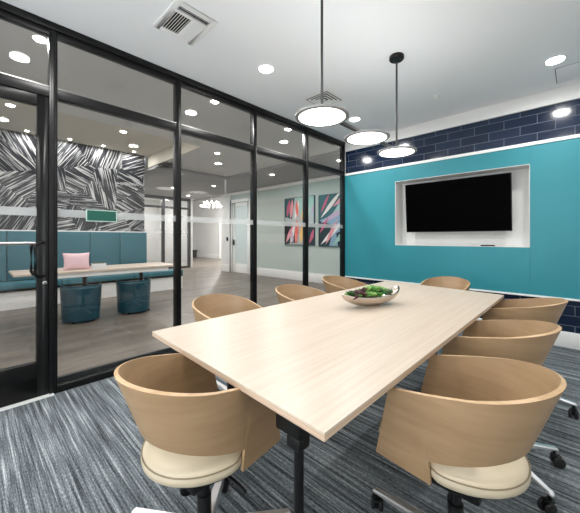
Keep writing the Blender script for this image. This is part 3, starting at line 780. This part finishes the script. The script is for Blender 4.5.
MB().box(-0.01, 0.01, -0.03, 0.03, 0.01, 0.15).build('neck', steel, o); MB().box(-0.09, 0.09, -0.11, 0.11, 0, 0.012).build('base', steel, o)
struct('wall_foyer', MB().box(-16, -6.5, 10.0, 10.2, 0, 3.8), white_paint, 'white far wall of the foyer', 'wall')
struct('wall_foyer_left', MB().box(-16.1, -16, 6.3, 10.2, 0, 3.8), white_paint, 'white left wall of the foyer', 'wall')
struct('wall_foyer_front', MB().box(-16, -11.6, 6.3, 6.4, 0, 3.8).box(-11.6, -6.55, 6.3, 6.4, 2.79, 3.8), white_paint, 'white wall above the foyer opening', 'wall')
struct('wall_foyer_right', MB().box(-6.55, -6.4, 6.7, 10.2, 0, 3.8), white_paint, 'white right wall of the foyer', 'wall')
struct('baseboard_foyer', MB().box(-16, -6.6, 9.97, 10.0, 0, 0.22), trim_white, 'white baseboard of the foyer', 'baseboard')
d = thing('door_3', 'white panelled door at the back of the foyer', 'door', (-11.55, 9.97, 0), kind='structure')
MB().box(-0.5, 0.5, -0.02, 0.02, 0, 2.3).build('leaf', trim_white, d)
MB().box(-0.6, -0.5, -0.05, 0.02, 0, 2.4).box(0.5, 0.6, -0.05, 0.02, 0, 2.4).box(-0.5, 0.5, -0.05, 0.02, 2.3, 2.4).build('casing', trim_white, d)
MB().sphere((0.42, -0.05, 1.0), 0.035).build('knob', black_metal, d)
o = thing('chandelier', 'white bubble chandelier hanging in the foyer', 'chandelier', (-10.2, 8.2, 2.75))
MB().tube([(0, 0, 0.2), (0, 0, 0.85)], 0.012, 8).build('stem', steel, o)
q = MB()
for rr, zz in ((0.48, 0.0), (0.34, 0.17)):
    q.tube([(rr*math.cos(2*PI*i/24), rr*math.sin(2*PI*i/24), zz) for i in range(25)], 0.008, 6)
    for i in range(4): q.tube([(0, 0, 0.2), (rr*math.cos(PI*i/2), rr*math.sin(PI*i/2), zz)], 0.006, 6)
q.build('ring_frame', steel, o)
for rr, zz, nn in ((0.48, 0.0, 14), (0.34, 0.17, 9)):
    for i in range(nn):
        a_ = 2*PI*(i+0.3)/nn
        MB().sphere((rr*math.cos(a_), rr*math.sin(a_), zz+0.03), 0.042, 12, 8).build('globe', bulb_glow, o, smooth=60)
o = thing('bench', 'low black bench against the foyer wall', 'bench', (-14.9, 9.5, 0))
MB().box(-0.75, 0.75, -0.2, 0.2, 0.36, 0.46).build('seat', black_plastic, o, bevel=0.01)
for sx in (-0.65, 0.65): MB().box(sx-0.04, sx+0.04, -0.18, 0.18, 0, 0.36).build('leg', black_metal, o)

# banquette
o = thing('banquette', 'teal upholstered banquette against the patterned wall', 'banquette', (-4.4, 0, 0))
ysn = [-2.65, -1.85, -1.05, -0.30, 0.40+0.04, 1.10, 1.69, 2.25, 2.82]
for a0, a1 in zip(ysn, ysn[1:]):
    MB().box(0.0, 0.11, a0+0.004, a1-0.004, 0.44, 1.325).build('back_panel', teal_fabric, o, bevel=0.018, seg=3)
MB().box(0.0, 0.09, -2.65, 2.80, 1.325, 1.345).build('top_cap', trim_white, o)
for a0, a1 in zip((-2.65, -1.4, -0.1, 1.15, 2.4), (-1.4, -0.1, 1.15, 2.4, 3.5)):
    MB().box(0.112 if a1 < 3 else 0.02, 0.52, a0+0.003, a1-0.003, 0.335, 0.44).build('seat_cushion', teal_fabric, o, bevel=0.02, seg=3)
MB().box(0.0, 0.50, -2.65, 3.5, 0.30, 0.333).build('seat_rail', black_metal, o)
MB().box(0.0, 0.47, -2.65, 3.5, 0.0, 0.30).build('base', trim_white, o)
# lounge table, stools, cushion, box
o = thing('lounge_table', 'long pale wood table in front of the teal banquette', 'table', (-2.5, 1.4, 0))
MB().box(-0.36, 0.36, -1.03, 1.10, 0.71, 0.74).build('table_top', lounge_wood, o, bevel=0.004)
MB().box(-0.28, 0.33, -0.75, 0.95, 0.645, 0.71).build('apron', trim_white, o, bevel=0.006)
for yy in (-0.2, 0.62):
    MB().tube([(0, yy, 0.02), (0, yy, 0.66)], 0.03, 16).build('leg', black_metal, o, smooth=60)
    MB().box(-0.28, 0.28, yy-0.04, yy+0.04, 0, 0.025).build('foot', black_metal, o, bevel=0.006)
def stool(y, label):
    o = thing('tub_stool', label, 'stool', (-2.32, y, 0), group='teal tub stools at the lounge table')
    def arc(r, z, a0=-115, a1=115, n=26): return [(r*math.cos(R(a0+(a1-a0)*i/n)), r*math.sin(R(a0+(a1-a0)*i/n)), z) for i in range(n+1)]
    q = MB(); rr = []
    for r, z in ((0.235, 0.03), (0.242, 0.2), (0.25, 0.40), (0.255, 0.51), (0.25, 0.525), (0.235, 0.53), (0.22, 0.52), (0.215, 0.39), (0.20, 0.03)): rr.append(arc(r, z))
    q.rings(rr + [rr[0]], True, True, False)
    bm = q.bm
    bmesh.ops.holes_fill(bm, edges=[e_ for e_ in bm.edges if len(e_.link_faces) == 1], sides=0)
    q.build('backrest', deep_teal, o, smooth=50)
    MB().lathe([(0, 0.03), (0.19, 0.03), (0.205, 0.08), (0.208, 0.36), (0.2, 0.40), (0.16, 0.415), (0, 0.42)], 32).build('seat', deep_teal, o, smooth=50)
    q = MB().tube(arc(0.2545, 0.495), 0.004, 6); q.build('piping', mat('teal_piping', (90, 130, 140), 0.4), o)
    for i in range(4):
        a_ = R(45+90*i); MB().lathe([(0, 0), (0.02, 0), (0.022, 0.03), (0, 0.03)], 12, cx=0.17*math.cos(a_), cy=0.17*math.sin(a_)).build('foot', black_plastic, o)
stool(1.12, 'dark teal tub stool at the lounge table, nearer the pink cushion')
stool(1.84, 'dark teal tub stool at the lounge table, nearer the banquette end')
# pink cushion leaning on the table
o = thing('throw_cushion', 'pink square cushion propped on the lounge table', 'cushion', (-2.30, 1.06, 0.735), R(-4))
N = 12; rr = []
q = MB(); bm = q.bm
def pil(u, v):
    k = (1-abs(u)**2.4)*(1-abs(v)**2.4)
    sxx = 0.165*u*(1-0.10*(1-abs(v)**2)*abs(u)**2); szz = 0.125*v*(1-0.10*(1-abs(u)**2)*abs(v)**2)
    return sxx, szz, 0.055*max(k, 0)**0.6
for sg in (1, -1):
    g_ = [[None]*(N+1) for _ in range(N+1)]
    for i in range(N+1):
        for j in range(N+1):
            a_, b_, c_ = pil(-1+2*i/N, -1+2*j/N)
            g_[i][j] = bm.verts.new((sg*c_+0.0 - 0.22*(b_+0.125), a_, b_+0.127))
    for i in range(N):
        for j in range(N): q.face([g_[i][j], g_[i+1][j], g_[i+1][j+1], g_[i][j+1]])
q.build('cushion_body', pink_fabric, o, smooth=80)
o = thing('storage_box', 'small white box with dark contents on the lounge table beside the pink cushion', 'box', (-2.20, 1.31, 0.74))
MB().box(-0.05, 0.05, -0.085, 0.085, 0, 0.085).build('box_body', trim_white, o, bevel=0.004)
MB().box(-0.042, 0.042, -0.078, 0.078, 0.085, 0.10).build('contents', mat('box_contents', (70, 78, 60), 0.8), o, bevel=0.004)

# ------------------------------------------------------------------ camera, world, view
cam = bpy.data.cameras.new('camera'); co = bpy.data.objects.new('camera', cam); COL.objects.link(co)
cam.sensor_width = 36.0; cam.sensor_fit = 'HORIZONTAL'; cam.lens = 303.0/580.0*36.0
cam.shift_y = -18.5/580.0; cam.clip_start = 0.02
co.location = (2.937, 0.0, 1.20); co.rotation_euler = (R(90), 0, math.atan(287/303.0))
SC.camera = co
wd = bpy.data.worlds.new('world'); SC.world = wd; wd.use_nodes = True
wd.node_tree.nodes['Background'].inputs[0].default_value = (0.93, 0.97, 1.0, 1); wd.node_tree.nodes['Background'].inputs[1].default_value = 4.4
SC.view_settings.view_transform = 'Standard'; SC.view_settings.look = 'None'
SC.view_settings.exposure = 0.0; SC.view_settings.gamma = 1.0; SC.view_settings.use_curve_mapping = False
cy = SC.cycles
cy.max_bounces = 14; cy.diffuse_bounces = 8; cy.glossy_bounces = 6; cy.transparent_max_bounces = 24; cy.transmission_bounces = 8
cy.use_denoising = True; cy.sample_clamp_indirect = 6.0
try: cy.denoiser = 'OPENIMAGEDENOISE'
except Exception: pass
